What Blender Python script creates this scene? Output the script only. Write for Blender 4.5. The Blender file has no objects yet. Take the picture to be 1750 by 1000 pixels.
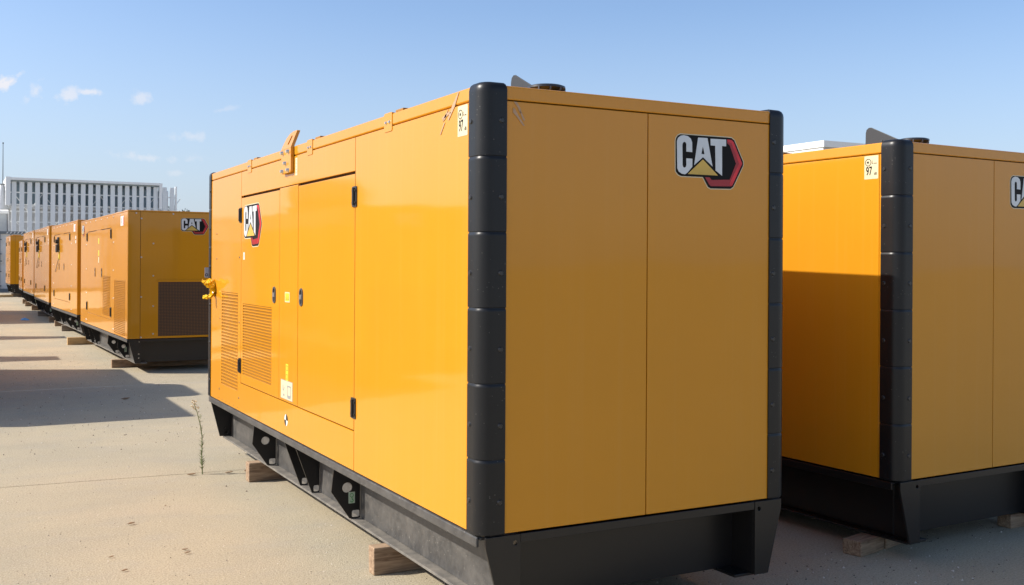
import bpy, bmesh, math, random
from mathutils import Vector, Matrix
from mathutils.geometry import tessellate_polygon

random.seed(11)
S = bpy.context.scene
COL = S.collection

# ------------------------------------------------------------------ camera
cam = bpy.data.cameras.new("camera")
cam.sensor_width = 36.0
cam.lens = 36.41
cam.shift_y = -0.0279
cam.clip_start = 0.05
cam.clip_end = 3000
cam_ob = bpy.data.objects.new("camera", cam)
COL.objects.link(cam_ob)
YAW = 0.4955
cam_ob.location = (-1.9783, -3.9334, 1.6911)
cam_ob.matrix_world = (Matrix.Translation(cam_ob.location) @ Matrix.Rotation(-YAW, 4, 'Z')
                       @ Matrix.Rotation(math.pi / 2, 4, 'X') @ Matrix.Rotation(0.0058, 4, 'Z'))
S.camera = cam_ob

# ------------------------------------------------------------------ sky and sun
TO_SUN = Vector((-1.0, 0.41, 0.815)).normalized()
SUN_EL = math.asin(TO_SUN.z)
SUN_AZ = math.atan2(TO_SUN.x, TO_SUN.y)
world = bpy.data.worlds.new("World")
S.world = world
world.use_nodes = True
wn, wl = world.node_tree.nodes, world.node_tree.links
sky = wn.new('ShaderNodeTexSky')
sky.sky_type = 'NISHITA'
sky.sun_disc = False
sky.sun_elevation = SUN_EL
sky.sun_rotation = SUN_AZ % (2 * math.pi)
sky.air_density = 1.0
sky.altitude = 1500
sky.dust_density = 5.0
sky.ozone_density = 3.0
bg = wn['Background']
bg.inputs['Strength'].default_value = 0.121


def ray(px, py):
    """direction of a point of the photograph (only used to know where the small clouds hang in the sky)"""
    du, dv = px - 875, py - 451.1
    c, s = math.cos(.0058), math.sin(.0058)
    u, v = c * du + s * dv, -s * du + c * dv
    r = Vector((math.cos(YAW), -math.sin(YAW), 0))
    f = Vector((math.sin(YAW), math.cos(YAW), 0))
    return (f + r * u / 1769.8 + Vector((0, 0, -v / 1769.8))).normalized()


def wmath(op, a, b=None, clamp=False):
    n = wn.new('ShaderNodeMath')
    n.operation = op
    n.use_clamp = clamp
    for i, x in enumerate((a, b)):
        if x is None:
            continue
        if isinstance(x, (int, float)):
            n.inputs[i].default_value = x
        else:
            wl.new(x, n.inputs[i])
    return n.outputs[0]


wtc = wn.new('ShaderNodeTexCoord')
cn = wn.new('ShaderNodeTexNoise')
cn.inputs['Scale'].default_value = 58
cn.inputs['Detail'].default_value = 7
cn.inputs['Roughness'].default_value = 0.62
wl.new(wtc.outputs['Generated'], cn.inputs['Vector'])
cloud_sum = None
# azimuth/elevation patches: photo x, y, half width, half height, shear, density
for (px, py, hw, hh, sh, dens) in [(10, 141, 27, 15, -.5, .8), (60, 156, 20, 18, -.35, .45), (118, 166, 19, 20, -.4, .55),
                                   (152, 157, 30, 7, .03, .6), (243, 167, 24, 12, -.1, .45), (327, 234, 34, 9, 0, .3),
                                   (262, 269, 60, 9, .02, .33), (385, 187, 22, 6, -.2, .2), (300, 295, 22, 6, 0, .22)]:
    c = ray(px, py)
    r = Vector((c.y, -c.x, 0)).normalized()
    u = r.cross(c).normalized()
    k = 1769.8

    def dot(v):
        n = wn.new('ShaderNodeVectorMath')
        n.operation = 'DOT_PRODUCT'
        wl.new(wtc.outputs['Generated'], n.inputs[0])
        n.inputs[1].default_value = v
        return n.outputs['Value']
    a = wmath('MULTIPLY', dot(r), k / hw)
    b0 = wmath('MULTIPLY', dot(u), k / hh)
    b = wmath('ADD', b0, wmath('MULTIPLY', a, sh * hw / hh))
    d2 = wmath('ADD', wmath('MULTIPLY', a, a), wmath('MULTIPLY', b, b))
    m = wmath('SUBTRACT', 1.0, wmath('SQRT', d2))
    nz = wmath('MULTIPLY', wmath('SUBTRACT', cn.outputs['Fac'], 0.5), 4.6)
    m = wmath('MULTIPLY', wmath('ADD', wmath('SUBTRACT', m, 0.16), nz), 1.35, True)
    m = wmath('MULTIPLY', m, wmath('GREATER_THAN', dot(c), 0.9))
    fall = wmath('SUBTRACT', 1.0, wmath('MULTIPLY', d2, 0.35), True)
    m = wmath('MULTIPLY', wmath('MULTIPLY', m, fall), dens)
    cloud_sum = m if cloud_sum is None else wmath('MAXIMUM', cloud_sum, m)
# the pale dust layer near the horizon, the same all round
sepz = wn.new('ShaderNodeSeparateXYZ')
wl.new(wtc.outputs['Generated'], sepz.inputs[0])
hz = wmath('SUBTRACT', 1.0, wmath('DIVIDE', wmath('MAXIMUM', sepz.outputs['Z'], 0.0), 0.24), True)
hz = wmath('MULTIPLY', wmath('POWER', hz, 1.2), 0.85)
mixh = wn.new('ShaderNodeMix')
mixh.data_type = 'RGBA'
wl.new(hz, mixh.inputs['Factor'])
wl.new(sky.outputs[0], mixh.inputs['A'])
mixh.inputs['B'].default_value = (2.85, 3.25, 3.85, 1)
mixc = wn.new('ShaderNodeMix')
mixc.data_type = 'RGBA'
wl.new(cloud_sum, mixc.inputs['Factor'])
wl.new(mixh.outputs['Result'], mixc.inputs['A'])
mixc.inputs['B'].default_value = (4.7, 4.5, 4.55, 1)
wl.new(mixc.outputs['Result'], bg.inputs['Color'])

sun = bpy.data.lights.new("sun", 'SUN')
sun.energy = 3.75
sun.angle = math.radians(0.53)
sun.color = (1.0, 0.94, 0.85)
sun_ob = bpy.data.objects.new("sun", sun)
sun_ob.rotation_euler = TO_SUN.to_track_quat('Z', 'Y').to_euler()
sun_ob.location = TO_SUN * 60
COL.objects.link(sun_ob)

S.view_settings.view_transform = 'Standard'
S.view_settings.look = 'None'
S.view_settings.exposure = 0.75
S.view_settings.gamma = 1.0
S.view_settings.use_curve_mapping = False


# ------------------------------------------------------------------ materials
def mat(name, color, rough=0.5, metal=0.0, coat=0.0, coat_rough=0.05, spec=0.5, var=0.0, var_scale=4.0,
        bump=0.0, bump_scale=60.0, dust=0.0, dust_col=(0.42, 0.36, 0.28), speck=0.0, wobble=0.0, streak=0.0):
    m = bpy.data.materials.new(name)
    m.use_nodes = True
    nt = m.node_tree
    n, l = nt.nodes, nt.links
    p = n['Principled BSDF']
    p.inputs['Base Color'].default_value = (*color, 1)
    p.inputs['Roughness'].default_value = rough
    p.inputs['Metallic'].default_value = metal
    p.inputs['Specular IOR Level'].default_value = spec
    p.inputs['Coat Weight'].default_value = coat
    p.inputs['Coat Roughness'].default_value = coat_rough
    tc = n.new('ShaderNodeTexCoord')
    out = None

    def noise(scale, detail=4, rough_=0.6, sc=(1, 1, 1)):
        mp = n.new('ShaderNodeMapping')
        mp.inputs['Scale'].default_value = sc
        l.new(tc.outputs['Object'], mp.inputs['Vector'])
        t = n.new('ShaderNodeTexNoise')
        t.inputs['Scale'].default_value = scale
        t.inputs['Detail'].default_value = detail
        t.inputs['Roughness'].default_value = rough_
        l.new(mp.outputs[0], t.inputs['Vector'])
        return t.outputs['Fac']

    def ramp(x, lo, hi, a=0.0, b=1.0):
        r = n.new('ShaderNodeMapRange')
        r.inputs['From Min'].default_value = lo
        r.inputs['From Max'].default_value = hi
        r.inputs['To Min'].default_value = a
        r.inputs['To Max'].default_value = b
        l.new(x, r.inputs['Value'])
        return r.outputs[0]

    def mix(fac, a, b):
        x = n.new('ShaderNodeMix')
        x.data_type = 'RGBA'
        for sock, v in ((x.inputs['Factor'], fac), (x.inputs['A'], a), (x.inputs['B'], b)):
            if isinstance(v, bpy.types.NodeSocket):
                l.new(v, sock)
            elif isinstance(v, tuple):
                sock.default_value = (*v, 1) if len(v) == 3 else v
            else:
                sock.default_value = v
        return x.outputs['Result']
    colr = color
    if var:
        f = ramp(noise(var_scale), 0.3, 0.7)
        colr = mix(f, tuple(c * (1 - var) for c in color), tuple(min(1, c * (1 + var)) for c in color))
    if streak:
        f = ramp(noise(1.0, 3, 0.5, (26, 26, 0.5)), 0.52, 0.8, 0, streak)
        colr = mix(f, colr, dust_col)
    if dust:
        f = ramp(noise(7, 7, 0.7), 0.42, 0.75, 0, dust)
        colr = mix(f, colr, dust_col)
        rr = ramp(noise(7, 7, 0.7), 0.42, 0.75, rough, min(1, rough + .3))
        l.new(rr, p.inputs['Roughness'])
    if speck:
        v = n.new('ShaderNodeTexVoronoi')
        v.inputs['Scale'].default_value = 70
        l.new(tc.outputs['Object'], v.inputs['Vector'])
        sp = ramp(v.outputs['Distance'], 0.10, 0.16, 1, 0)
        gate = ramp(noise(23, 2), 0.56, 0.62)
        ml = n.new('ShaderNodeMath')
        ml.operation = 'MULTIPLY'
        l.new(sp, ml.inputs[0])
        l.new(gate, ml.inputs[1])
        m2 = n.new('ShaderNodeMath')
        m2.operation = 'MULTIPLY'
        l.new(ml.outputs[0], m2.inputs[0])
        m2.inputs[1].default_value = speck
        colr = mix(m2.outputs[0], colr, (0.5, 0.46, 0.4))
    if isinstance(colr, bpy.types.NodeSocket):
        l.new(colr, p.inputs['Base Color'])
    h = None
    if bump:
        b = n.new('ShaderNodeBump')
        b.inputs['Strength'].default_value = bump
        b.inputs['Distance'].default_value = 0.002
        l.new(noise(bump_scale, 3), b.inputs['Height'])
        h = b
    if wobble:
        b = n.new('ShaderNodeBump')
        b.inputs['Strength'].default_value = 1.0
        b.inputs['Distance'].default_value = wobble
        l.new(noise(1.6, 1, 0.4), b.inputs['Height'])
        if h:
            l.new(h.outputs[0], b.inputs['Normal'])
        h = b
    if h:
        l.new(h.outputs[0], p.inputs['Normal'])
        if coat and wobble:
            l.new(h.outputs[0], p.inputs['Coat Normal'])
    return m


YELLOW = mat('yellow_paint', (0.605, 0.252, 0.010), 0.62, coat=0.85, coat_rough=0.065, spec=0.06, var=0.02, var_scale=1.5,
             wobble=0.0035, streak=0.07, dust_col=(0.70, 0.40, 0.12))
YELLOW_DARK = mat('yellow_paint_darkened', (0.33, 0.150, 0.012), 0.6, var=0.05)  # darker yellow: shade between the louvre slats put into the colour
GAP = mat('seam_shadow_steel', (0.09, 0.045, 0.012), 0.7)
BLACK = mat('black_chassis_paint', (0.010, 0.009, 0.009), 0.36, spec=0.4, coat=0.1, coat_rough=0.2, bump=0.12, bump_scale=90)
DUSTY = mat('dusty_black_chassis_paint', (0.050, 0.049, 0.048), 0.40, dust=0.16, speck=0.8, bump=0.2, bump_scale=45, var=.25, var_scale=26)
DUSTYF = mat('dust_covered_flange', (0.13, 0.12, 0.105), 0.6, dust=0.35, speck=0.6, bump=0.2, bump_scale=60, var=.2, var_scale=30)
PLASTIC = mat('black_corner_plastic', (0.010, 0.010, 0.0108), 0.36, spec=0.34, speck=0.28, bump=0.10, bump_scale=160, var=0.12)
HARD = mat('black_hardware', (0.018, 0.017, 0.017), 0.35, spec=0.6)
GREYHW = mat('grey_hardware', (0.10, 0.10, 0.11), 0.35, metal=0.3)
STEEL = mat('zinc_bolt', (0.62, 0.62, 0.60), 0.32, metal=0.8)
CREAM = mat('cream_sticker', (0.64, 0.55, 0.35), 0.45, var=0.03)
WHITE = mat('white_sticker', (0.66, 0.65, 0.60), 0.4)
SILVER = mat('silver_letter_film', (0.62, 0.63, 0.63), 0.3, metal=0.15, var=0.08, var_scale=9)
INK = mat('black_ink', (0.010, 0.009, 0.009), 0.5, spec=0.12)
RED = mat('red_film', (0.62, 0.014, 0.020), 0.32, var=0.25, var_scale=14)
GOLD = mat('gold_film', (0.62, 0.40, 0.07), 0.35, var=0.12, var_scale=8)
YSTICK = mat('bright_yellow_sticker', (0.66, 0.56, 0.03), 0.45)
GREENINK = mat('green_ink', (0.02, 0.28, 0.05), 0.5)
PALEGREEN = mat('pale_green_sticker', (0.45, 0.55, 0.42), 0.5)
TAPE = mat('brown_tape_residue', (0.46, 0.28, 0.15), 0.35, var=0.15, var_scale=30)
WRAP = mat('yellow_plastic_wrap', (0.85, 0.55, 0.01), 0.28, spec=0.6)
BLUEP = mat('blue_plastic', (0.08, 0.35, 0.75), 0.4)


def wood(name, base, dark):
    m = bpy.data.materials.new(name)
    m.use_nodes = True
    n, l = m.node_tree.nodes, m.node_tree.links
    p = n['Principled BSDF']
    p.inputs['Roughness'].default_value = 0.8
    tc = n.new('ShaderNodeTexCoord')
    mp = n.new('ShaderNodeMapping')
    mp.inputs['Scale'].default_value = (3, 38, 38)
    l.new(tc.outputs['Object'], mp.inputs['Vector'])
    t = n.new('ShaderNodeTexNoise')
    t.inputs['Scale'].default_value = 1.6
    t.inputs['Detail'].default_value = 8
    t.inputs['Distortion'].default_value = 0.9
    l.new(mp.outputs[0], t.inputs['Vector'])
    r = n.new('ShaderNodeValToRGB')
    r.color_ramp.elements[0].position = 0.32
    r.color_ramp.elements[0].color = (*dark, 1)
    r.color_ramp.elements[1].position = 0.68
    r.color_ramp.elements[1].color = (*base, 1)
    l.new(t.outputs['Fac'], r.inputs['Fac'])
    st = n.new('ShaderNodeTexNoise')
    st.inputs['Scale'].default_value = 5
    l.new(tc.outputs['Object'], st.inputs['Vector'])
    mr = n.new('ShaderNodeMapRange')
    mr.inputs['From Min'].default_value = 0.52
    mr.inputs['From Max'].default_value = 0.7
    mr.inputs['To Max'].default_value = 0.45
    l.new(st.outputs['Fac'], mr.inputs['Value'])
    mx = n.new('ShaderNodeMix')
    mx.data_type = 'RGBA'
    l.new(mr.outputs[0], mx.inputs['Factor'])
    l.new(r.outputs['Color'], mx.inputs['A'])
    mx.inputs['B'].default_value = (dark[0] * .5, dark[1] * .45, dark[2] * .4, 1)
    l.new(mx.outputs['Result'], p.inputs['Base Color'])
    b = n.new('ShaderNodeBump')
    b.inputs['Strength'].default_value = 0.5
    b.inputs['Distance'].default_value = 0.004
    l.new(t.outputs['Fac'], b.inputs['Height'])
    l.new(b.outputs[0], p.inputs['Normal'])
    return m


WOOD = wood('weathered_timber', (0.42, 0.29, 0.18), (0.17, 0.10, 0.055))
WOODG = wood('grey_timber', (0.34, 0.27, 0.20), (0.14, 0.10, 0.07))
WOODY = wood('fresh_timber', (0.62, 0.43, 0.20), (0.45, 0.28, 0.12))


def mesh_screen():
    """perforated sheet: a fine hole pattern, far too small to build hole by hole"""
    m = bpy.data.materials.new('perforated_sheet')
    m.use_nodes = True
    n, l = m.node_tree.nodes, m.node_tree.links
    p = n['Principled BSDF']
    p.inputs['Roughness'].default_value = 0.5
    tc = n.new('ShaderNodeTexCoord')
    mp = n.new('ShaderNodeMapping')
    mp.inputs['Scale'].default_value = (1, 0.0, 1)
    l.new(tc.outputs['Object'], mp.inputs['Vector'])
    v = n.new('ShaderNodeTexVoronoi')
    v.inputs['Scale'].default_value = 44
    v.inputs['Randomness'].default_value = 0.0
    l.new(mp.outputs[0], v.inputs['Vector'])
    mr = n.new('ShaderNodeMapRange')
    mr.inputs['From Min'].default_value = 0.44
    mr.inputs['From Max'].default_value = 0.60
    l.new(v.outputs['Distance'], mr.inputs['Value'])
    mx = n.new('ShaderNodeMix')
    mx.data_type = 'RGBA'
    l.new(mr.outputs[0], mx.inputs['Factor'])
    mx.inputs['A'].default_value = (0.040, 0.015, 0.004, 1)
    mx.inputs['B'].default_value = (0.24, 0.095, 0.010, 1)
    l.new(mx.outputs['Result'], p.inputs['Base Color'])
    return m


SCREEN = mesh_screen()


def concrete():
    m = bpy.data.materials.new('dusty_concrete')
    m.use_nodes = True
    n, l = m.node_tree.nodes, m.node_tree.links
    p = n['Principled BSDF']
    p.inputs['Roughness'].default_value = 0.92
    p.inputs['Specular IOR Level'].default_value = 0.25
    geo = n.new('ShaderNodeNewGeometry')

    def noise(scale, detail=5, rough=0.6, sc=(1, 1, 1)):
        mp = n.new('ShaderNodeMapping')
        mp.inputs['Scale'].default_value = sc
        l.new(geo.outputs['Position'], mp.inputs['Vector'])
        t = n.new('ShaderNodeTexNoise')
        t.inputs['Scale'].default_value = scale
        t.inputs['Detail'].default_value = detail
        t.inputs['Roughness'].default_value = rough
        l.new(mp.outputs[0], t.inputs['Vector'])
        return t.outputs['Fac']

    def rmp(x, lo, hi, a=0.0, b=1.0):
        r = n.new('ShaderNodeMapRange')
        for k, v in (('From Min', lo), ('From Max', hi), ('To Min', a), ('To Max', b)):
            r.inputs[k].default_value = v
        l.new(x, r.inputs['Value'])
        return r.outputs[0]

    def mix(f, a, b, bt='MIX'):
        x = n.new('ShaderNodeMix')
        x.data_type = 'RGBA'
        x.blend_type = bt
        for sock, v in ((x.inputs['Factor'], f), (x.inputs['A'], a), (x.inputs['B'], b)):
            if isinstance(v, bpy.types.NodeSocket):
                l.new(v, sock)
            elif isinstance(v, tuple):
                sock.default_value = (*v, 1)
            else:
                sock.default_value = v
        return x.outputs['Result']
    big = noise(0.55, 6, 0.6)
    col = mix(rmp(big, 0.36, 0.64), (0.400, 0.350, 0.248), (0.495, 0.415, 0.278))
    pat = noise(1.7, 6, 0.65, (1, 1.8, 1))
    col = mix(rmp(pat, 0.50, 0.72, 0, 0.55), col, (0.385, 0.350, 0.280))
    warm = noise(0.9, 4, 0.55, (0.7, 2.2, 1))
    col = mix(rmp(warm, 0.52, 0.75, 0, 0.6), col, (0.475, 0.39, 0.275))
    blot = noise(3.2, 8, 0.75)
    col = mix(rmp(blot, 0.60, 0.78, 0, 0.35), col, (0.26, 0.225, 0.18))
    fine = noise(88, 3, 0.8)
    col = mix(rmp(fine, 0.34, 0.54, 0.75, 0), col, (0.20, 0.165, 0.120))
    fine2 = noise(95, 2, 0.7)
    col = mix(rmp(fine2, 0.52, 0.68, 0, 0.55), col, (0.60, 0.53, 0.41))
    # darker aggregate grains
    v = n.new('ShaderNodeTexVoronoi')
    v.inputs['Scale'].default_value = 55
    l.new(geo.outputs['Position'], v.inputs['Vector'])
    g = n.new('ShaderNodeMath')
    g.operation = 'MULTIPLY'
    l.new(rmp(v.outputs['Distance'], 0.12, 0.22, 1, 0), g.inputs[0])
    l.new(rmp(noise(9, 3), 0.50, 0.60, 0, 0.55), g.inputs[1])
    col = mix(g.outputs[0], col, (0.15, 0.12, 0.09))
    # old drips and tyre scuffs
    scuff = noise(0.8, 6, 0.7, (0.35, 3.0, 1))
    col = mix(rmp(scuff, 0.58, 0.74, 0, 0.16), col, (0.25, 0.225, 0.185))
    drip = noise(0.55, 7, 0.72)
    col = mix(rmp(drip, 0.655, 0.74, 0, 0.45), col, (0.19, 0.145, 0.10))
    l.new(col, p.inputs['Base Color'])
    b = n.new('ShaderNodeBump')
    b.inputs['Strength'].default_value = 0.9
    b.inputs['Distance'].default_value = 0.006
    l.new(noise(120, 4, 0.7), b.inputs['Height'])
    b2 = n.new('ShaderNodeBump')
    b2.inputs['Strength'].default_value = 0.12
    b2.inputs['Distance'].default_value = 0.02
    l.new(noise(5, 3, 0.5), b2.inputs['Height'])
    l.new(b.outputs[0], b2.inputs['Normal'])
    l.new(b2.outputs[0], p.inputs['Normal'])
    return m


CONCRETE = concrete()


# ------------------------------------------------------------------ mesh building
class MB:
    def __init__(self):
        self.v, self.f, self.m = [], [], []

    def add(self, verts, faces, mi=0):
        o = len(self.v)
        self.v += [tuple(p) for p in verts]
        self.f += [tuple(i + o for i in q) for q in faces]
        self.m += [mi] * len(faces)
        return self

    def box(self, x0, x1, y0, y1, z0, z1, mi=0):
        return self.add([(x0, y0, z0), (x1, y0, z0), (x1, y1, z0), (x0, y1, z0), (x0, y0, z1), (x1, y0, z1), (x1, y1, z1), (x0, y1, z1)],
                        [(0, 3, 2, 1), (4, 5, 6, 7), (0, 1, 5, 4), (1, 2, 6, 5), (2, 3, 7, 6), (3, 0, 4, 7)], mi)

    def plate(self, loops, fn, w0, w1, mi=0):
        """2-D loops (outer first, then holes) extruded from w0 to w1; fn maps (u, v, w) to a point"""
        pts = [q for lp in loops for q in lp]
        tris = tessellate_polygon([[Vector((q[0], q[1], 0)) for q in lp] for lp in loops])
        n = len(pts)
        vs = [fn(q[0], q[1], w0) for q in pts] + [fn(q[0], q[1], w1) for q in pts]
        fs = [tuple(t) for t in tris] + [tuple(i + n for i in reversed(t)) for t in tris]
        o = 0
        for lp in loops:
            k = len(lp)
            for i in range(k):
                j = (i + 1) % k
                fs.append((o + i, o + j, o + j + n, o + i + n))
            o += k
        return self.add(vs, fs, mi)

    def cyl(self, p, axis, r, h, n=12, mi=0, r2=None):
        a = Vector(axis).normalized()
        t = a.orthogonal().normalized()
        b = a.cross(t)
        p = Vector(p)
        r2 = r if r2 is None else r2
        vs = [p + (t * math.cos(2 * math.pi * i / n) + b * math.sin(2 * math.pi * i / n)) * r for i in range(n)]
        vs += [p + a * h + (t * math.cos(2 * math.pi * i / n) + b * math.sin(2 * math.pi * i / n)) * r2 for i in range(n)]
        fs = [tuple(range(n))[::-1], tuple(range(n, 2 * n))] + [(i, (i + 1) % n, n + (i + 1) % n, n + i) for i in range(n)]
        return self.add(vs, fs, mi)

    def tube(self, path, r, n=8, mi=0, r1=None):
        path = [Vector(q) for q in path]
        vs, fs = [], []
        for k, q in enumerate(path):
            d = (path[min(k + 1, len(path) - 1)] - path[max(k - 1, 0)]).normalized()
            t = d.orthogonal().normalized()
            b = d.cross(t)
            rr = r if r1 is None else r + (r1 - r) * k / (len(path) - 1)
            vs += [q + (t * math.cos(2 * math.pi * i / n) + b * math.sin(2 * math.pi * i / n)) * rr for i in range(n)]
            if k:
                o = (k - 1) * n
                fs += [(o + i, o + (i + 1) % n, o + n + (i + 1) % n, o + n + i) for i in range(n)]
        fs += [tuple(range(n))[::-1], tuple(range(len(vs) - n, len(vs)))]
        return self.add(vs, fs, mi)

    def build(self, name, mats, parent=None, dz=0.0, bevel=0.0, seg=2, smooth=False, recalc=True):
        me = bpy.data.meshes.new(name)
        me.from_pydata([(x, y, z + dz) for x, y, z in self.v], [], self.f)
        me.polygons.foreach_set('material_index', self.m)
        if not isinstance(mats, (list, tuple)):
            mats = [mats]
        for q in mats:
            me.materials.append(q)
        if recalc:
            bm = bmesh.new()
            bm.from_mesh(me)
            bmesh.ops.recalc_face_normals(bm, faces=bm.faces)
            bm.to_mesh(me)
            bm.free()
        if smooth:
            me.shade_smooth()
            me.set_sharp_from_angle(angle=math.radians(38))
        me.update()
        o = bpy.data.objects.new(name, me)
        COL.objects.link(o)
        if parent:
            o.parent = parent
        if bevel:
            b = o.modifiers.new('bevel', 'BEVEL')
            b.width = bevel
            b.segments = seg
            b.limit_method = 'ANGLE'
            b.angle_limit = math.radians(40)
        return o


def tag(o, label=None, cat=None, group=None, kind=None):
    for k, v in (('label', label), ('category', cat), ('group', group), ('kind', kind)):
        if v:
            o[k] = v
    return o


def empty(name, loc, rz=0.0):
    o = bpy.data.objects.new(name, None)
    o.empty_display_size = 0.2
    COL.objects.link(o)
    o.location = loc
    o.rotation_euler = (0, 0, rz)
    return o


def copy_tree(o, parent=None):
    c = o.copy()
    COL.objects.link(c)
    if parent:
        c.parent = parent
    for ch in list(o.children):
        copy_tree(ch, c)
    return c


def rect(u0, u1, v0, v1):
    return [(u0, v0), (u1, v0), (u1, v1), (u0, v1)]


def rrect(u0, u1, v0, v1, r, n=4):
    out = []
    for cx, cy, a0 in ((u1 - r, v1 - r, 0), (u0 + r, v1 - r, 90), (u0 + r, v0 + r, 180), (u1 - r, v0 + r, 270)):
        for i in range(n + 1):
            a = math.radians(a0 + 90 * i / n)
            out.append((cx + r * math.cos(a), cy + r * math.sin(a)))
    return out


def circle(u, v, r, n=16):
    return [(u + r * math.cos(2 * math.pi * i / n), v + r * math.sin(2 * math.pi * i / n)) for i in range(n)]


LF = lambda u, v, w: (-w, u, v)          # left face: u is local y, v is local z, w outward
EF = lambda u, v, w: (u, -w, v)          # end face


def left_map(y0, z0, s=1.0):             # print on the left face: u runs to the viewer's right (towards -y)
    return lambda u, v, w: (-w, y0 - u * s, z0 + v * s)


def end_map(x0, z0, s=1.0):
    return lambda u, v, w: (x0 + u * s, -w, z0 + v * s)


_text_cache = {}


def text_tris(body):
    bold = body == '97'
    if body not in _text_cache:
        cu = bpy.data.curves.new('letters', 'FONT')
        cu.body = body
        cu.size = 1.0
        cu.resolution_u = 3
        cu.offset = .016 if bold else 0.0
        cu.align_x = 'CENTER'
        cu.align_y = 'CENTER'
        o = bpy.data.objects.new('letters', cu)
        COL.objects.link(o)
        me = bpy.data.meshes.new_from_object(o.evaluated_get(bpy.context.evaluated_depsgraph_get()))
        _text_cache[body] = ([tuple(v.co) for v in me.vertices], [tuple(p.vertices) for p in me.polygons])
        bpy.data.objects.remove(o)
        bpy.data.curves.remove(cu)
        bpy.data.meshes.remove(me)
    return _text_cache[body]


def put_text(mb, body, fn, u, v, size, w, mi, sx=1.0, rot=False):
    vs, fs = text_tris(body)
    if rot:
        pts = [fn(u - y * size, v + x * size * sx, w) for x, y, z in vs]
    else:
        pts = [fn(u + x * size * sx, v + y * size, w) for x, y, z in vs]
    mb.add(pts, fs, mi)


# ---------- the three letter emblem on a hexagon
LG_BLACK = [(-0.2, 0.095), (-0.196, 0.11), (-0.187, 0.122), (-0.172, 0.129), (0.104, 0.131), (0.138, 0.131), (0.156, 0.12), (0.212, 0.019), (0.213, 0.006), (0.209, -0.006), (0.15, -0.107), (0.134, -0.117), (0.011, -0.12), (-0.005, -0.113), (-0.036, -0.067), (-0.167, -0.068), (-0.185, -0.061), (-0.198, -0.046)]
LG_C = [(-0.193, 0.095), (-0.187, 0.111), (-0.172, 0.122), (-0.153, 0.126), (-0.129, 0.123), (-0.111, 0.112), (-0.103, 0.095), (-0.102, 0.048), (-0.137, 0.049), (-0.137, 0.085), (-0.142, 0.093), (-0.151, 0.095), (-0.158, 0.089), (-0.161, 0.08), (-0.159, -0.016), (-0.155, -0.025), (-0.148, -0.028), (-0.14, -0.024), (-0.136, -0.015), (-0.137, 0.017), (-0.101, 0.017), (-0.101, -0.021), (-0.128, -0.049), (-0.144, -0.059), (-0.163, -0.057), (-0.181, -0.048), (-0.19, -0.033)]
LG_A = [(-0.067, 0.12), (-0.011, 0.121), (0.021, -0.014), (-0.037, 0.028), (-0.09, -0.013)]
LG_AH = [(-0.038, 0.081), (-0.028, 0.042), (-0.047, 0.043)]
LG_T = [(0.008, 0.119), (0.104, 0.121), (0.104, 0.088), (0.079, 0.088), (0.08, -0.056), (0.04, -0.032), (0.037, 0.087), (0.009, 0.087)]
LG_TRI = [(-0.037, 0.017), (0.055, -0.056), (-0.128, -0.057)]
LG_RED = [(0.111, 0.122), (0.138, 0.121), (0.151, 0.112), (0.206, 0.009), (0.145, -0.099), (0.136, -0.105), (0.012, -0.109), (0.003, -0.103), (-0.024, -0.067), (0.004, -0.067), (0.016, -0.079), (0.128, -0.073), (0.167, 0.007), (0.128, 0.093), (0.111, 0.104)]
LG_RED2 = [(0.111, 0.122), (0.138, 0.121), (0.151, 0.112), (0.206, 0.009), (0.145, -0.099), (0.136, -0.105), (0.128, -0.09), (0.186, 0.008), (0.138, 0.106), (0.111, 0.112)]
RED_DK = mat('dark_red_film', (0.33, 0.010, 0.014), 0.32)


def grow(poly, d):
    n = len(poly)
    out = []
    for i in range(n):
        a, b, c = Vector(poly[i - 1]), Vector(poly[i]), Vector(poly[(i + 1) % n])
        n1 = Vector(((b - a).y, -(b - a).x)).normalized()
        n2 = Vector(((c - b).y, -(c - b).x)).normalized()
        q = (n1 + n2)
        q = q / max(0.35, q.dot(n1))
        out.append(tuple(b - q * d))
    return out


def emblem(fn, parent, dz, s=1.0):
    """one printed decal, its layers less than a millimetre apart"""
    mb = MB()
    k = 1.0
    mb.plate([grow(LG_BLACK, 0.0045)], fn, 0.0, 0.0008, 0)
    mb.plate([LG_BLACK], fn, 0.0002, 0.0016, 1)
    mb.plate([LG_RED], fn, 0.001, 0.0022, 3)
    mb.plate([LG_RED2], fn, 0.001, 0.0026, 4)
    for lp in ([LG_C], [LG_A, LG_AH], [LG_T]):
        mb.plate(lp, fn, 0.001, 0.0030, 2)
    mb.plate([LG_TRI], fn, 0.001, 0.0026, 5)
    return mb.build('emblem_decal', [CREAM, INK, SILVER, RED_DK, RED, GOLD], parent, dz)


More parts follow.
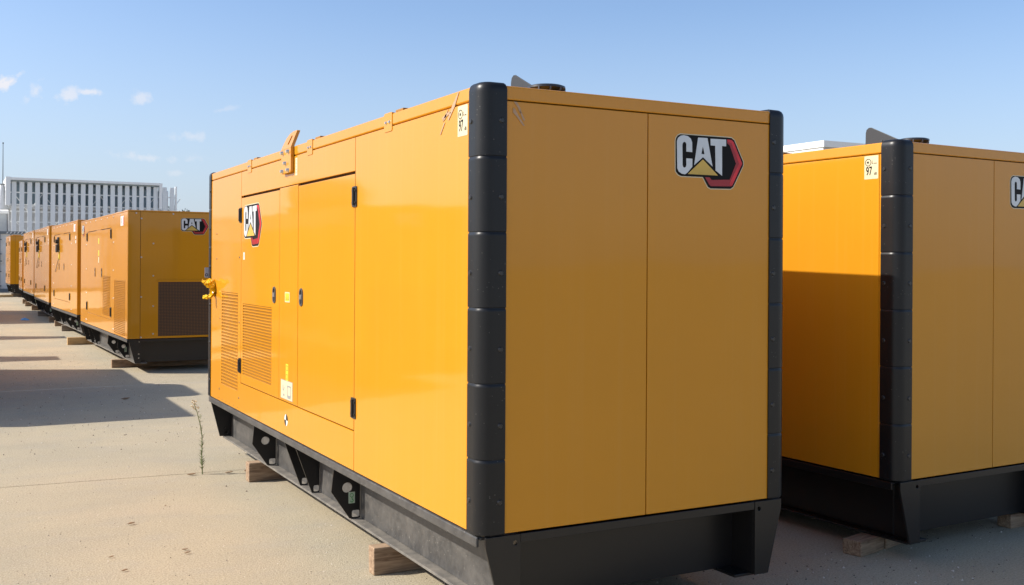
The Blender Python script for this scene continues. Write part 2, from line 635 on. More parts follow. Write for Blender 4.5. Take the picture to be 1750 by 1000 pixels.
def noise_sticker(fn, parent, dz, w=0.10, h=0.135, red=False):
    mb = MB()
    mb.plate([rrect(-w / 2, w / 2, -h / 2, h / 2, 0.004)], fn, 0, 0.0010, 0)
    put_text(mb, '97', fn, -0.16 * w, -0.17 * h, 0.52 * h, 0.0018, 1, 0.62)
    put_text(mb, 'dB', fn, 0.30 * w, -0.28 * h, 0.17 * h, 0.0018, 1, 0.9)
    put_text(mb, 'L', fn, 0.10 * w, 0.22 * h, 0.20 * h, 0.0018, 1)
    put_text(mb, 'WA', fn, 0.30 * w, 0.16 * h, 0.09 * h, 0.0018, 1)
    mb.plate([circle(-0.22 * w, 0.22 * h, 0.16 * h), circle(-0.22 * w, 0.22 * h, 0.135 * h)], fn, 0.001, 0.0018, 1)
    mb.plate([circle(-0.24 * w, 0.22 * h, 0.05 * h, 10)], fn, 0.001, 0.0018, 1)
    if red:
        mb.plate([rect(w * .38, w / 2, -h / 2, h * .4)], fn, 0.001, 0.0018, 2)
    return mb.build('noise_sticker', [CREAM if not red else WHITE, INK, RED], parent, dz)


def hinge(fn, parent, dz, h=0.115, w=0.072):
    mb = MB()
    mb.plate([rrect(-w / 2, w / 2, -h / 2, h / 2, 0.008)], fn, 0, 0.006)
    mb.cyl(fn(0, -h * .42, 0.011), Vector(fn(0, 1, 0)) - Vector(fn(0, 0, 0)), 0.009, h * .84, 10)
    for sv in (-1, 1):
        for su in (-1, 1):
            mb.cyl(fn(su * w * .34, sv * h * .29, 0.005), Vector(fn(0, 0, 1)) - Vector(fn(0, 0, 0)), 0.0065, 0.006, 8)
    return mb.build('hinge', HARD, parent, dz, smooth=True)


def handle(fn, parent, dz, h=0.115, w=0.072):
    mb = MB()
    r = w * .46
    mb.plate([rrect(-w / 2, w / 2, -h / 2, h / 2, r), rrect(-w * .32, w * .32, -h * .40, h * .40, r * .65)], fn, -0.004, 0.006, 0)
    mb.plate([rrect(-w * .34, w * .34, -h * .42, h * .42, r * .65)], fn, -0.006, 0.0012, 1)
    mb.plate([rrect(-w * .16, w * .22, -h * .12, h * .14, 0.004)], fn, 0.001, 0.010, 2)
    mb.plate([rrect(-w * .20, w * .02, -h * .34, -h * .06, 0.003)], fn, 0.001, 0.007, 0)
    return mb.build('door_handle', [GREYHW, HARD, STEEL], parent, dz, smooth=True)


def louvre(fn, parent, dz, u0, u1, v0, v1, rows, name='louvre_grille'):
    """a pressed grille whose slats are about 3 px apart: real slats joined in one part"""
    mb = MB()
    p = (v1 - v0) / rows
    for i in range(rows):
        a = v0 + i * p
        mb.plate([rect(u0, u1, a + p * .56, a + p * .97)], fn, -0.004, 0.0, 0)
    nb = max(4, int(abs(u1 - u0) / 0.028))
    for i in range(1, nb):
        uu = u0 + (u1 - u0) * i / nb
        mb.plate([rect(uu - .0025, uu + .0025, v0, v1)], fn, -0.006, -0.0045, 0)
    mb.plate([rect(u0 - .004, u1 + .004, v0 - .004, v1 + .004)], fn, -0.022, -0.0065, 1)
    o = mb.build(name, [YELLOW, YELLOW_DARK], parent, dz)
    o['kind'] = 'stuff'
    return o


def rivet(p, axis, parent, dz, name='bolt', r=0.008, h=0.005, m=STEEL, me={}):
    key = (tuple(axis), r, h, m.name, name)
    if key not in me:
        mb = MB()
        mb.cyl((0, 0, 0), axis, r, h, 10, 0, r * .7)
        o = mb.build(name, m, parent, 0, smooth=True)
        me[key] = o.data
    else:
        o = bpy.data.objects.new(name, me[key])
        COL.objects.link(o)
        o.parent = parent
    o.location = (p[0], p[1], p[2] + dz)
    return o


DZ = -0.05     # heights were measured from 5 cm below the skid: the thing's origin is the skid's underside


# ------------------------------------------------------------------ skid shared by both kinds of generator
def skid(root, L, W, gussets, xi=0.185, small=False):
    dz = DZ
    for side in (0, 1):
        X = (lambda x: x) if side == 0 else (lambda x: W - x)

        def bx(mb, x0, x1, *r):
            a, b = sorted((X(x0), X(x1)))
            mb.box(a, b, *r)
        mb = MB()
        bx(mb, xi, xi + .012, 0.175, L - .03, .066, .398)
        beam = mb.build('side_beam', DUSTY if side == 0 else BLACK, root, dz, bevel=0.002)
        mb = MB()
        bx(mb, xi - .06, xi + .11, 0.03, L - .03, .05, .064)
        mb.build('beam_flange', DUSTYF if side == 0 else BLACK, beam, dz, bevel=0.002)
        mb = MB()
        bx(mb, 0.0, .014, 0.035, L - .035, .374, .420)
        bx(mb, 0.016, xi + .10, 0.035, L - .035, .402, .418)
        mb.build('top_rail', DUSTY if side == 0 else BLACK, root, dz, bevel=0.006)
        for (y, shape) in gussets:
            fn = lambda u, v, w, y=y: (X(u), y + w, v)
            mb = MB()
            if shape == 'eye':
                mb.plate([[(.016, .372), (.002, .233), (.116, .066), (xi - .004, .066), (xi - .004, .398), (.016, .398)],
                          circle(.100, .252, .031), rrect(.130, .178, .071, .113, .010)], fn, 0, .010)
            elif shape == 'slant':
                mb.plate([[(.016, .372), (.128, .066), (xi - .004, .066), (xi - .004, .398), (.016, .398)],
                          rrect(.140, .178, .071, .113, .010)], fn, 0, .010)
            else:
                mb.plate([[(.016, .372), (.094, .066), (xi - .004, .066), (xi - .004, .398), (.016, .398)],
                          circle(.150, .098, .018, 12), circle(.138, .135, .006, 8)], fn, 0, .010)
            g = mb.build('gusset', BLACK, root, dz)
            if shape == 'eye' and side == 0 and not small and y < 3:
                st = MB()
                fe = lambda u, v, w, y=y: (.128 + u, y - w, .190 + v)
                st.plate([rrect(-.020, .020, -.034, .034, .003)], fe, 0, .001, 0)
                st.plate([circle(0, .014, .012), circle(0, .014, .009)], fe, .001, .0018, 1)
                st.tube([fe(0, .004, .002), fe(.002, -.008, .002), fe(.010, -.018, .002), fe(.004, -.027, .002), fe(-.007, -.024, .002), fe(-.008, -.018, .002)], .0022, 6, 1)
                st.build('lifting_point_sticker', [PALEGREEN, GREENINK], g, dz)
            if shape == 'eye' and side == 0 and small and y < 1.2:
                st = MB()
                fe = lambda u, v, w, y=y: (.130 + u, y - w, .200 + v)
                st.plate([rrect(-.018, .018, -.04, .04, .003)], fe, 0, .001, 0)
                st.plate([circle(0, 0, .010), circle(0, 0, .006)], fe, .001, .0018, 1)
                st.build('lifting_point_sticker', [PALEGREEN, GREENINK], g, dz)
    for (y0, s) in ((0.0, 1), (L, -1)):
        Y = lambda y: y0 + s * y
        mb = MB()
        a, b = sorted((Y(.17), Y(.182)))
        mb.box(xi + .013, W - xi - .013, a, b, .060, .400)
        a, b = sorted((Y(0.004), Y(.17)))
        mb.box(xi + .013, W - xi - .013, a, b, .406, .4185)
        a, b = sorted((Y(-.002), Y(.010)))
        mb.box(xi + .013, W - xi - .013, a, b, .383, .421)
        mb.build('end_beam', BLACK, root, dz, bevel=0.002)
        for side in (0, 1):
            X = (lambda x: x) if side == 0 else (lambda x: W - x)
            mb = MB()
            fn = lambda u, v, w: (X(u), Y(-w), v)
            loops = [[(.026, .421), (.026, .378), (.110, .060), (xi + .011, .060), (xi + .011, .421)]]
            loops.append(circle(.170, .385, .011, 10))
            if small:
                loops += [circle(.165, .20, .012, 10), circle(.165, .14, .012, 10)]
            mb.plate(loops, fn, -.010, .004)
            a, b = sorted((X(xi - .001), X(xi + .011)))
            c, d = sorted((Y(.011), Y(.169)))
            mb.box(a, b, c, d, .060, .400)
            mb.build('corner_foot', BLACK, root, dz, bevel=0.0015)


# ------------------------------------------------------------------ the big enclosure with black corner posts
def big_generator():
    L, W, ZT, ZB = 5.328, 1.716, 2.36, 0.43
    dz = DZ
    root = empty('generator', (0, 0, .15))
    skid(root, L, W, [(5.27, 'end'), (3.795, 'eye'), (2.999, 'slant'), (2.738, 'slant'), (1.961, 'eye')])
    core = MB()
    core.box(.03, W - .03, .03, L - .03, ZB - .004, 2.33)
    core.build('inner_shell', GAP, root, dz)
    # roof
    r = MB()
    k = .085
    r.plate([[(k, .004), (W - k, .004), (W, k), (W, L - k), (W - k, L - .004), (k, L - .004), (0, L - k), (0, k)]], lambda u, v, w: (u, v, w), 2.2985, ZT)
    r.build('roof_cap', YELLOW, root, dz, bevel=.007, seg=2)
    e = MB()
    e.box(.10, W - .10, -.001, .018, 2.2985, ZT - .004)
    e.build('roof_fascia', YELLOW, root, dz, bevel=.005)
    e = MB()
    e.box(.10, W - .10, L - .018, L + .001, 2.2985, ZT - .004)
    e.build('roof_fascia', YELLOW, root, dz, bevel=.005)

    def panel(name, loops, fn=LF, w0=-.02, w1=0.0, parent=root):
        return MB().plate(loops, fn, w0, w1).build(name, YELLOW, parent, dz, bevel=.0025)
    # left side
    panel('side_panel', [rect(.1335, 1.571, ZB, 2.2935)])
    panel('edge_strip', [rect(.112, .1300, ZB, 2.2935)], w1=.0015)
    panel('upper_panel', [rect(1.577, 4.159, 2.106, 2.2935)])
    d2 = panel('door', [rect(1.579, 2.651, .656, 2.090)])
    panel('pillar_panel', [rect(2.658, 3.084, .656, 2.101)])
    d1 = panel('door', [rect(3.091, 4.159, .656, 2.090), rect(3.284, 4.100, .725, 1.273)])
    d1.name = 'louvred_door'
    panel('lower_panel', [[(1.577, ZB), (5.216, ZB), (5.216, 2.2935), (4.166, 2.2935), (4.166, .649), (1.577, .649)], rect(4.260, 4.815, .580, 1.346)])
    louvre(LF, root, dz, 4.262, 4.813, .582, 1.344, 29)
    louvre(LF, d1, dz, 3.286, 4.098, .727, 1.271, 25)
    handle(left_map(3.209, 1.366), d1, dz)
    handle(left_map(2.576, 1.369), d2, dz)
    hinge(left_map(1.575, 1.962), d2, dz)
    hinge(left_map(1.577, .781), d2, dz)
    hinge(left_map(4.176, 1.959), d1, dz)
    hinge(left_map(4.176, .788), d1, dz)
    emblem(left_map(3.823, 1.862, 1.26), d1, dz)
    s = MB()
    fn = left_map(4.07, 1.64)
    s.plate([rrect(-.022, .022, -.028, .028, .003)], fn, 0, .001, 0)
    s.plate([rect(-.006, .004, -.02, .02)], fn, .0008, .0016, 1)
    s.build('small_sticker', [WHITE, mat('grey_ink', (.3, .3, .3))], d1, dz)
    # stickers on the pillar
    s = MB()
    fn = left_map(2.893, 1.359)
    s.plate([rrect(-.055, .055, -.034, .034, .004)], fn, 0, .001, 0)
    s.plate([rrect(-.046, .046, -.027, .027, .003)], fn, .0006, .0014, 1)
    for k in (-.024, .022):
        s.plate([[(k - .014, -.018), (k + .014, -.018), (k, .012)], [(k - .006, -.013), (k + .006, -.013), (k, .001)]], fn, .001, .002, 2)
    s.build('warning_sticker', [CREAM, YSTICK, mat('olive_ink', (.22, .18, .02))], root, dz)
    s = MB()
    fn = left_map(2.89, .855)
    s.plate([rrect(-.028, .028, -.056, .056, .003)], fn, 0, .001, 0)
    for v in (-.03, .028):
        s.plate([rect(-.020, .020, v - .018, v + .018), rect(-.014, .014, v - .012, v + .012)], fn, .0008, .0016, 1)
    s.build('warning_sticker', [YSTICK, mat('olive_print', (.30, .25, .02))], root, dz)
    s = MB()
    fn = left_map(2.898, .735)
    s.plate([rect(-.138, .138, -.064, .064)], fn, 0, .0006, 1)
    s.plate([rect(-.133, .133, -.060, .060)], fn, .0003, .0012, 0)
    s.plate([rrect(.015, .105, -.045, .035, .01), rrect(.028, .092, -.030, .024, .008)], fn, .001, .0018, 1)
    s.plate([rect(.020, .100, -.052, -.046)], fn, .001, .0018, 1)
    s.plate([rect(-.09, -.075, -.01, .03)], fn, .001, .0018, 1)
    s.plate([[(-.075, -.01), (-.05, .02), (-.045, .015), (-.06, -.01)]], fn, .001, .0018, 1)
    s.plate([rect(-.08, -.045, -.045, -.03)], fn, .001, .0018, 1)
    s.build('instruction_sticker', [CREAM, mat('faded_ink', (.28, .27, .25))], root, dz)
    s = MB()
    fn = left_map(2.905, .533)
    n = 24
    q = lambda a0: [(0, 0)] + [(.040 * math.cos(math.radians(a0 + 90 * i / 6)), .040 * math.sin(math.radians(a0 + 90 * i / 6))) for i in range(7)]
    for k in range(4):
        s.plate([q(90 * k)], fn, 0, .001, 0 if k % 2 else 1)
    s.build('gravity_mark_sticker', [WHITE, INK], root, dz)
    noise_sticker(left_map(.191, 2.222), root, dz)
    s = MB()
    fn = left_map(2.700, 2.218)
    s.plate([rrect(-.022, .022, -.055, .060, .003)], fn, 0, .001, 0)
    for k in range(5):
        s.plate([rect(-.008, .008, -.042 + k * .021, -.034 + k * .021)], fn, .0008, .0016, 1)
    s.build('small_sticker', [CREAM, mat('pale_ink', (.35, .33, .28))], root, dz)
    # small black plugs
    for (y, z) in ((5.0, 1.62), (4.21, 1.63), (4.87, 1.12), (4.21, 1.12), (4.88, .53), (4.21, .53), (5.0, 1.83)):
        rivet((0, y, z), (-1, 0, 0), root, dz, 'plug', .008, .003, HARD)
    for k in range(6):
        rivet((0, 4.9 - k * .13, .452), (-1, 0, 0), root, dz, 'plug', .004, .002, HARD)
    # roof clips
    for y in (1.077, 2.409, 3.909):
        c = MB()
        c.plate([rrect(-.055, .055, -.046, .052, .012)], left_map(y, 2.315), -.004, .0035)
        c.box(-.003, .10, y - .055, y + .055, 2.3605, 2.3640)
        cl = c.build('roof_clip', YELLOW, root, dz, bevel=.0015)
        for u in (-.024, .024):
            rivet((-.003, y + u, 2.318), (-1, 0, 0), cl, dz, 'bolt', .009, .008, STEEL)
        h = MB()
        h.box(.01, .10, y - .17, y - .07, 2.3605, 2.374)
        h.build('roof_seam_strap', YELLOW_DARK, root, dz, bevel=.003)
    # lifting lug
    lg = MB()
    lg.plate([[(2.752, 2.350), (2.752, 2.197), (2.762, 2.187), (2.966, 2.187), (2.976, 2.197), (2.976, 2.350)]], LF, .002, .024)
    a = Vector((0, 0, 0))
    tilt = math.radians(21)

    def up(u, v, w):
        return (-.002 - w * math.cos(tilt) + v * math.sin(tilt), u, 2.350 + v * math.cos(tilt) + w * math.sin(tilt) * .0)
    slot = [(2.838 + .017 * math.cos(t) + (.02 if math.sin(t) > 0 else -.02) * -.35, .060 + .012 * math.sin(t) + (.022 if math.sin(t) > 0 else -.022)) for t in [math.pi * 2 * i / 16 for i in range(16)]]
    lg.plate([[(2.752, -.002), (2.752, .116), (2.760, .126), (2.850, .126), (2.908, .115), (2.952, .086), (2.971, .040), (2.976, -.002)], slot], up, .001, .025)
    lug = lg.build('lifting_lug', YELLOW, root, dz, bevel=.002)
    for (y, z) in ((2.80, 2.335), (2.935, 2.335), (2.868, 2.262), (2.80, 2.212), (2.935, 2.212)):
        rivet((-.024, y, z - .008), (-1, 0, 0), lug, dz, 'bolt', .0145, .018, STEEL)
    # right-hand side: plain panels, same seams
    RF = lambda u, v, w: (W + w, u, v)
    panel('side_panel', [rect(.118, 1.571, ZB, 2.2935)], RF)
    panel('side_panel', [rect(1.577, 3.60, ZB, 2.2935)], RF)
    panel('side_panel', [rect(3.606, L - .118, ZB, 2.2935)], RF)
    # ends
    panel('end_panel', [rect(.113, .8595, ZB, 2.2935)], EF)
    ep = panel('end_panel', [rect(.8645, W - .113, ZB, 2.2935)], EF)
    emblem(end_map(1.22, 2.08), ep, dz)
    BF = lambda u, v, w: (u, L + w, v)
    panel('end_panel', [rect(.113, W - .113, ZB, 2.2935)], BF)
    # corner posts: rounded black extrusion in six ribbed lengths
    prof = [(.002, .116), (-.007, .116), (-.008, .060)]
    for i in range(1, 8):
        t = math.pi + (math.pi / 2) * i / 8
        prof.append((.056 + .064 * math.cos(t), .056 + .064 * math.sin(t)))
    prof += [(.060, -.008), (.116, -.007), (.116, .002)]
    cc = (.075, .075)
    zs = [(.4265, .006), (.432, 0), (.440, 0)]
    for z in (.748, 1.074, 1.399, 1.725, 2.050):
        zs += [(z - .013, 0), (z - .006, 0), (z - .002, .0028), (z + .003, .0034), (z + .006, .0), (z + .013, 0)]
    zs += [(2.328, 0), (2.338, 0), (2.352, .0025), (2.363, .009), (2.370, .019), (2.373, .034)]
    for sx in (0, 1):
        for sy in (0, 1):
            fx = (lambda x: x) if sx == 0 else (lambda x: W - x)
            fy = (lambda y: y) if sy == 0 else (lambda y: L - y)
            mb = MB()
            n = len(prof) + 1
            vs, fs = [], []
            for z, ins in zs:
                for (x, y) in prof:
                    d = Vector((cc[0] - x, cc[1] - y)).normalized()
                    vs.append((fx(x + d.x * ins), fy(y + d.y * ins), z))
                vs.append((fx(.116), fy(.116), z))
            for k in range(len(zs) - 1):
                for i in range(n):
                    j = (i + 1) % n
                    fs.append((k * n + i, k * n + j, k * n + n + j, k * n + n + i))
            fs.append(tuple(range(n)))
            fs.append(tuple(range((len(zs) - 1) * n, len(zs) * n)))
            mb.add(vs, fs)
            post = mb.build('corner_post', PLASTIC, root, dz, smooth=True)
            for k in range(6):
                z = 2.206 - .3275 * k
                rivet((fx(-.007), fy(.092), z), (-1 if sx == 0 else 1, 0, 0), post, dz, 'bolt_cap', .013, .006, HARD)
                rivet((fx(.090), fy(-.007), z), (0, -1 if sy == 0 else 1, 0), post, dz, 'bolt_cap', .013, .006, HARD)
    # exhaust rain flap and round cap on the roof
    mb = MB()
    fl = [(.66, 2.362), (.657, 2.503), (.650, 2.525), (.632, 2.536), (.612, 2.535), (.40, 2.438), (.385, 2.428), (.385, 2.362)]
    mb.plate([fl], lambda u, v, w: (.490 + w, u, v), 0, .006)
    mb.cyl((.482, .53, 2.435), (1, 0, 0), .012, .02, 10)
    mb.build('rain_flap', mat('grey_flap_paint', (.022, .024, .027), .5), root, dz, bevel=.0015)
    mb = MB()
    n = 28
    c0 = Vector((.475, .275, 0))
    rings = [(2.361, .060), (2.396, .060), (2.402, .078), (2.414, .090), (2.423, .089), (2.428, .076), (2.430, .040)]
    vs = [(c0.x + rr * math.cos(2 * math.pi * i / n), c0.y + rr * math.sin(2 * math.pi * i / n), z) for z, rr in rings for i in range(n)]
    fs = [(k * n + i, k * n + (i + 1) % n, (k + 1) * n + (i + 1) % n, (k + 1) * n + i) for k in range(len(rings) - 1) for i in range(n)]
    fs += [tuple(range(n)), tuple(range((len(rings) - 1) * n, len(rings) * n))]
    mb.add(vs, fs)
    cap = mb.build('exhaust_cap', HARD, root, dz, smooth=True)
    mb = MB()
    for k in range(10):
        a = 2 * math.pi * k / 10
        d = Vector((math.cos(a), math.sin(a), 0))
        p = Vector((-d.y, d.x, 0)) * .003
        q0, q1 = c0 + d * .058, c0 + d * .090
        mb.add([q0 - p + Vector((0, 0, 2.376)), q0 + p + Vector((0, 0, 2.376)), q1 + p + Vector((0, 0, 2.401)), q1 - p + Vector((0, 0, 2.401)),
                q0 - p + Vector((0, 0, 2.408)), q0 + p + Vector((0, 0, 2.408)), q1 + p + Vector((0, 0, 2.415)), q1 - p + Vector((0, 0, 2.415))],
               [(0, 3, 2, 1), (4, 5, 6, 7), (0, 1, 5, 4), (1, 2, 6, 5), (2, 3, 7, 6), (3, 0, 4, 7)])
    mb.build('rib', GREYHW, cap, dz)
    return root


# ------------------------------------------------------------------ the plainer enclosures of the far row
def row_generator(L, W=1.70, big=True, H=2.37, extras=True):
    ZT, ZB = H, .43
    k = L / 5.4 if big else L / 4.77
    dz = DZ
    root = empty('generator', (0, 0, .15))
    if big:
        skid(root, L, W, [(.95, 'eye'), (1.95, 'eye'), (L - 1.3, 'slant'), (L - .9, 'end')], small=True)
        dA, dB = (3.28, 4.45), (1.60, 2.72)
        gr = [(1.66, 2.52, .69, 1.35)]
        gp = (.20, 1.28, .46, 1.30)
    else:
        skid(root, L, W, [(1.0 * k, 'eye'), (1.9 * k, 'eye'), (3.4 * k, 'slant'), (L - .35, 'end')], small=True)
        dA, dB = (3.0 * k, 4.1 * k), (1.19 * k, 2.32 * k)
        gr = []
        gp = None
    core = MB()
    core.box(.03, W - .03, .03, L - .03, ZB - .004, ZT - .03)
    core.build('inner_shell', GAP, root, dz)

    def panel(name, loops, fn=LF, w0=-.02, w1=0.0, parent=root):
        return MB().plate(loops, fn, w0, w1).build(name, YELLOW, parent, dz, bevel=.004)
    MB().box(.0, W, .0, L, ZT - .022, ZT).build('roof_cap', YELLOW, root, dz, bevel=.006)
    z0, z1 = .645, ZT - .225
    top = ZT - .024
    front = [rect(.026, dB[0] - .004, ZB, top)]
    if gp:
        front.append(rect(gp[0], gp[1], gp[2], gp[3]))
    panel('side_panel', front)
    if gp:
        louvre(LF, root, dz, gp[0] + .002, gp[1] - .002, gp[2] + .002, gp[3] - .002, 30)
    loopsB = [rect(dB[0], dB[1], z0, z1 - .012)]
    for g in gr:
        loopsB.append(rect(*g))
    doorB = panel('door', loopsB)
    for g in gr:
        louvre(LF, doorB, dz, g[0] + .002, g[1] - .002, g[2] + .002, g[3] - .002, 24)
    panel('upper_panel', [rect(dB[0] - .001, dA[1] + .001, z1, top)])
    panel('lower_panel', [rect(dB[0] - .001, dA[1] + .001, ZB, z0 - .004)])
    panel('pillar_panel', [rect(dB[1] + .004, dA[0] - .004, z0, z1 - .003)])
    doorA = panel('door', [rect(dA[0], dA[1], z0, z1 - .012)])
    panel('side_panel', [rect(dA[1] + .004, L - .026, ZB, top)])
    for (dr, y) in ((doorA, dA[1] + .01), (doorB, dB[0] - .01)):
        hinge(left_map(y, z1 - .10), dr, dz, .16, .10)
        hinge(left_map(y, z0 + .12), dr, dz, .16, .10)
    handle(left_map(dA[0] + .14, 1.40), doorA, dz, .16, .065)
    handle(left_map(dB[1] - .10, 1.40), doorB, dz, .16, .065)
    for y in (1.36 if big else dB[0] - .25, dA[1] + .14):
        for z in (.50, 1.0, 1.45, 1.90, 2.31):
            rivet((0, y, z * H / 2.37), (-1, 0, 0), root, dz, 'bolt', .013, .007, STEEL)
    for y in [L * i / 8 for i in range(1, 8)]:
        rivet((0, y, ZT - .055), (-1, 0, 0), root, dz, 'bolt', .012, .007, STEEL)
    noise_sticker(left_map(.52 if big else .44 * k, 2.22 - (2.37 - H)), root, dz, .30, .15, True)
    s = MB()
    yp = (dB[1] + dA[0]) / 2
    if big:
        for z in (1.95, 1.74):
            s.plate([rrect(-.045, .045, -.05, .05, .004)], left_map(yp, z), 0, .001, 0)
        s.plate([rrect(-.045, .045, -.05, .05, .004)], left_map(yp, 1.62), 0, .001, 1)
        s.build('warning_sticker', [YSTICK, CREAM], root, dz)
        emblem(left_map(5.03, 2.17, .85), root, dz)
    elif extras:
        # control window with open black cover, yellow tag and its string
        mb = MB()
        fn = left_map(dA[0] + .22, 1.93)
        mb.plate([rrect(-.11, .11, -.15, .15, .03)], fn, 0, .03)
        mb.plate([rrect(-.05, .15, -.20, -.02, .03)], fn, .02, .07)
        mb.cyl(fn(.03, .05, .03), (-1, 0, 0), .05, .05, 12)
        mb.build('control_window', HARD, doorA, dz, bevel=.004)
        mb = MB()
        fn = left_map(dA[0] + .10, 1.66)
        mb.plate([rrect(-.06, .06, -.09, .09, .01)], fn, .002, .012)
        tg = mb.build('yellow_tag', YSTICK, doorA, dz)
        mb = MB()
        mb.tube([(-.012, dA[0] + .12, 1.60), (-.02, dA[0] + .45, 1.42), (-.012, dA[0] + .78, 1.28)], .006, 6)
        mb.build('string', HARD, tg, dz)
        mb = MB()
        for z in (2.02, 1.93):
            mb.plate([rrect(-.05, .05, -.03, .03, .004)], left_map(.25 * k, z), 0, .001)
        mb.build('small_sticker', WHITE, root, dz)
    # roof lugs
    for y in (.9 * k, 1.7 * k, L - .8):
        mb = MB()
        mb.box(.10, .42, y - .16, y + .16, ZT - .002, ZT + .035)
        mb.build('roof_hatch', YELLOW, root, dz, bevel=.008)
    RF = lambda u, v, w: (W + w, u, v)
    panel('side_panel', [rect(.026, L / 2, ZB, top)], RF)
    panel('side_panel', [rect(L / 2 + .005, L - .026, ZB, top)], RF)
    # end that faces the camera: edge strip, seam, mesh screen, bolts, emblem
    panel('end_strip', [rect(.003, .180, ZB, top)], EF)
    if big:
        panel('end_panel', [rect(.185, W - .003, ZB, top), rect(.445, W - .20, .462, 1.285)], EF)
        mb = MB()
        mb.plate([rect(.440, W - .195, .457, 1.290)], EF, -.014, -.008)
        mb.build('mesh_screen', SCREEN, root, dz)
        mb = MB()
        mb.plate([rect(.425, W - .18, 1.290, 1.318)], EF, .001, .012)
        mb.build('drip_ledge', YELLOW, root, dz, bevel=.003)
        emblem(end_map(.975, 2.135), root, dz)
        pts = [(.37, 1.87), (.37, 1.38), (.37, .92), (.37, .50), (.196, 2.245), (.196, 1.66), (.196, 1.06), (.196, .45), (.12, 2.325), (.66, 2.325)]
    else:
        panel('end_panel', [rect(.185, W - .003, ZB, top)], EF)
        pts = [(.45, 2.2), (.45, 1.65), (.45, 1.1), (.45, .55), (1.1, 2.2), (1.1, 1.1)]
    for (x, z) in pts:
        rivet((x, 0, z * H / 2.37), (0, -1, 0), root, dz, 'bolt', .014, .007, STEEL)
    BF = lambda u, v, w: (u, L + w, v)
    panel('end_panel', [rect(.003, W - .003, ZB, top)], BF)
    return root


# ------------------------------------------------------------------ ground
def gz(y):
    """the yard rises very gently away from the camera"""
    return 0.0 if y < 11 else (y - 11) * .0078


JA = lambda x: 4.55 - .075 * x        # the joint line between the two near slabs
XL, XR = -60.0, 60.0
mb = MB()
mb.plate([[(XL, -45), (XR, -45), (XR, JA(XR) - .006), (XL, JA(XL) - .006)]], lambda u, v, w: (u, v, w), -.15, 0.0)
near = mb.build('concrete_slab', CONCRETE, None, 0, bevel=.006, seg=1)
tag(near, 'smooth pale concrete slab in the foreground', None, None, 'structure')
mb = MB()
mb.plate([[(XL, JA(XL) + .006), (XR, JA(XR) + .006), (XR, 11.0), (XL, 11.0)]], lambda u, v, w: (u, v, w), -.15, 0.0)
tag(mb.build('concrete_slab', CONCRETE, None, 0, bevel=.006, seg=1), 'rougher sandy concrete slab beyond the joint', None, None, 'structure')
mb = MB()
mb.add([(-1500, -1500, -.16), (1500, -1500, -.16), (1500, 11, -.16), (-1500, 11, -.16)], [(0, 1, 2, 3)])
mb.add([(-1500, 11.0, 0), (1500, 11.0, 0), (1500, 90, gz(90)), (-1500, 90, gz(90)), (1500, 1600, gz(90)), (-1500, 1600, gz(90))], [(0, 1, 2, 3), (3, 2, 4, 5)])
tag(mb.build('yard_ground', CONCRETE, None, 0, recalc=False), 'pale dusty yard ground', None, None, 'structure')

# ------------------------------------------------------------------ generators
g1 = big_generator()
tag(g1, 'large yellow generator with black corner posts in the foreground, lifting lug on its lit side', 'generator', 'big generators with black corner posts')
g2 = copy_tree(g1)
g2.location = (2.7249, .1795, .15 - .0578)
g2.rotation_euler = (0, 0, .0349)
shaded_skid = {}
for ch in list(g2.children) + [q for c_ in g2.children for q in c_.children]:      # skid recoloured plain black: the shade it stands in, put into the paint
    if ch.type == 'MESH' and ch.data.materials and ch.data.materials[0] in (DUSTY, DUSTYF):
        if ch.data not in shaded_skid:
            shaded_skid[ch.data] = ch.data.copy()
            shaded_skid[ch.data].materials[0] = BLACK
        ch.data = shaded_skid[ch.data]
tag(g2, 'large yellow generator with black corner posts at the right edge, half shaded by its neighbour', 'generator', 'big generators with black corner posts')
g3 = row_generator(5.4)
g3.location = (.335, 12.464, .15)
g3.rotation_euler = (0, 0, .0194)
tag(g3, 'yellow generator with mesh screen end and wide emblem, nearest of the left row', 'generator', 'generators in the far row')
g4 = row_generator(4.77, big=False)
g4.location = (.269, 18.91, .15 + .068)
g4.rotation_euler = (0, 0, .0245)
tag(g4, 'yellow generator with black control window just behind the mesh screen one', 'generator', 'generators in the far row')
g5 = copy_tree(g4)
g5.location = (.17, 24.62, .15 + .118)
g5.rotation_euler = (0, 0, .0066)
tag(g5, 'yellow generator reflecting pale grey, third in the left row', 'generator', 'generators in the far row')
g6 = copy_tree(g4)
g6.location = (.19, 30.49, .15 + .157)
g6.rotation_euler = (0, 0, .0049)
tag(g6, 'yellow generator fourth in the left row, before the low narrow one', 'generator', 'generators in the far row')
g7 = row_generator(2.4, big=False, H=2.12, extras=False)
g7.location = (.14, 35.45, .15 + .20)
g7.rotation_euler = (0, 0, -.010)
tag(g7, 'shortest and lowest yellow generator, squeezed in near the end of the row', 'generator', 'generators in the far row')
g8 = row_generator(2.8, big=False, extras=False)
g8.location = (.055, 41.9, .15 + .24)
g8.rotation_euler = (0, 0, .0163)
tag(g8, 'last yellow generator of the row, plain end in shade before the white container', 'generator', 'generators in the far row')


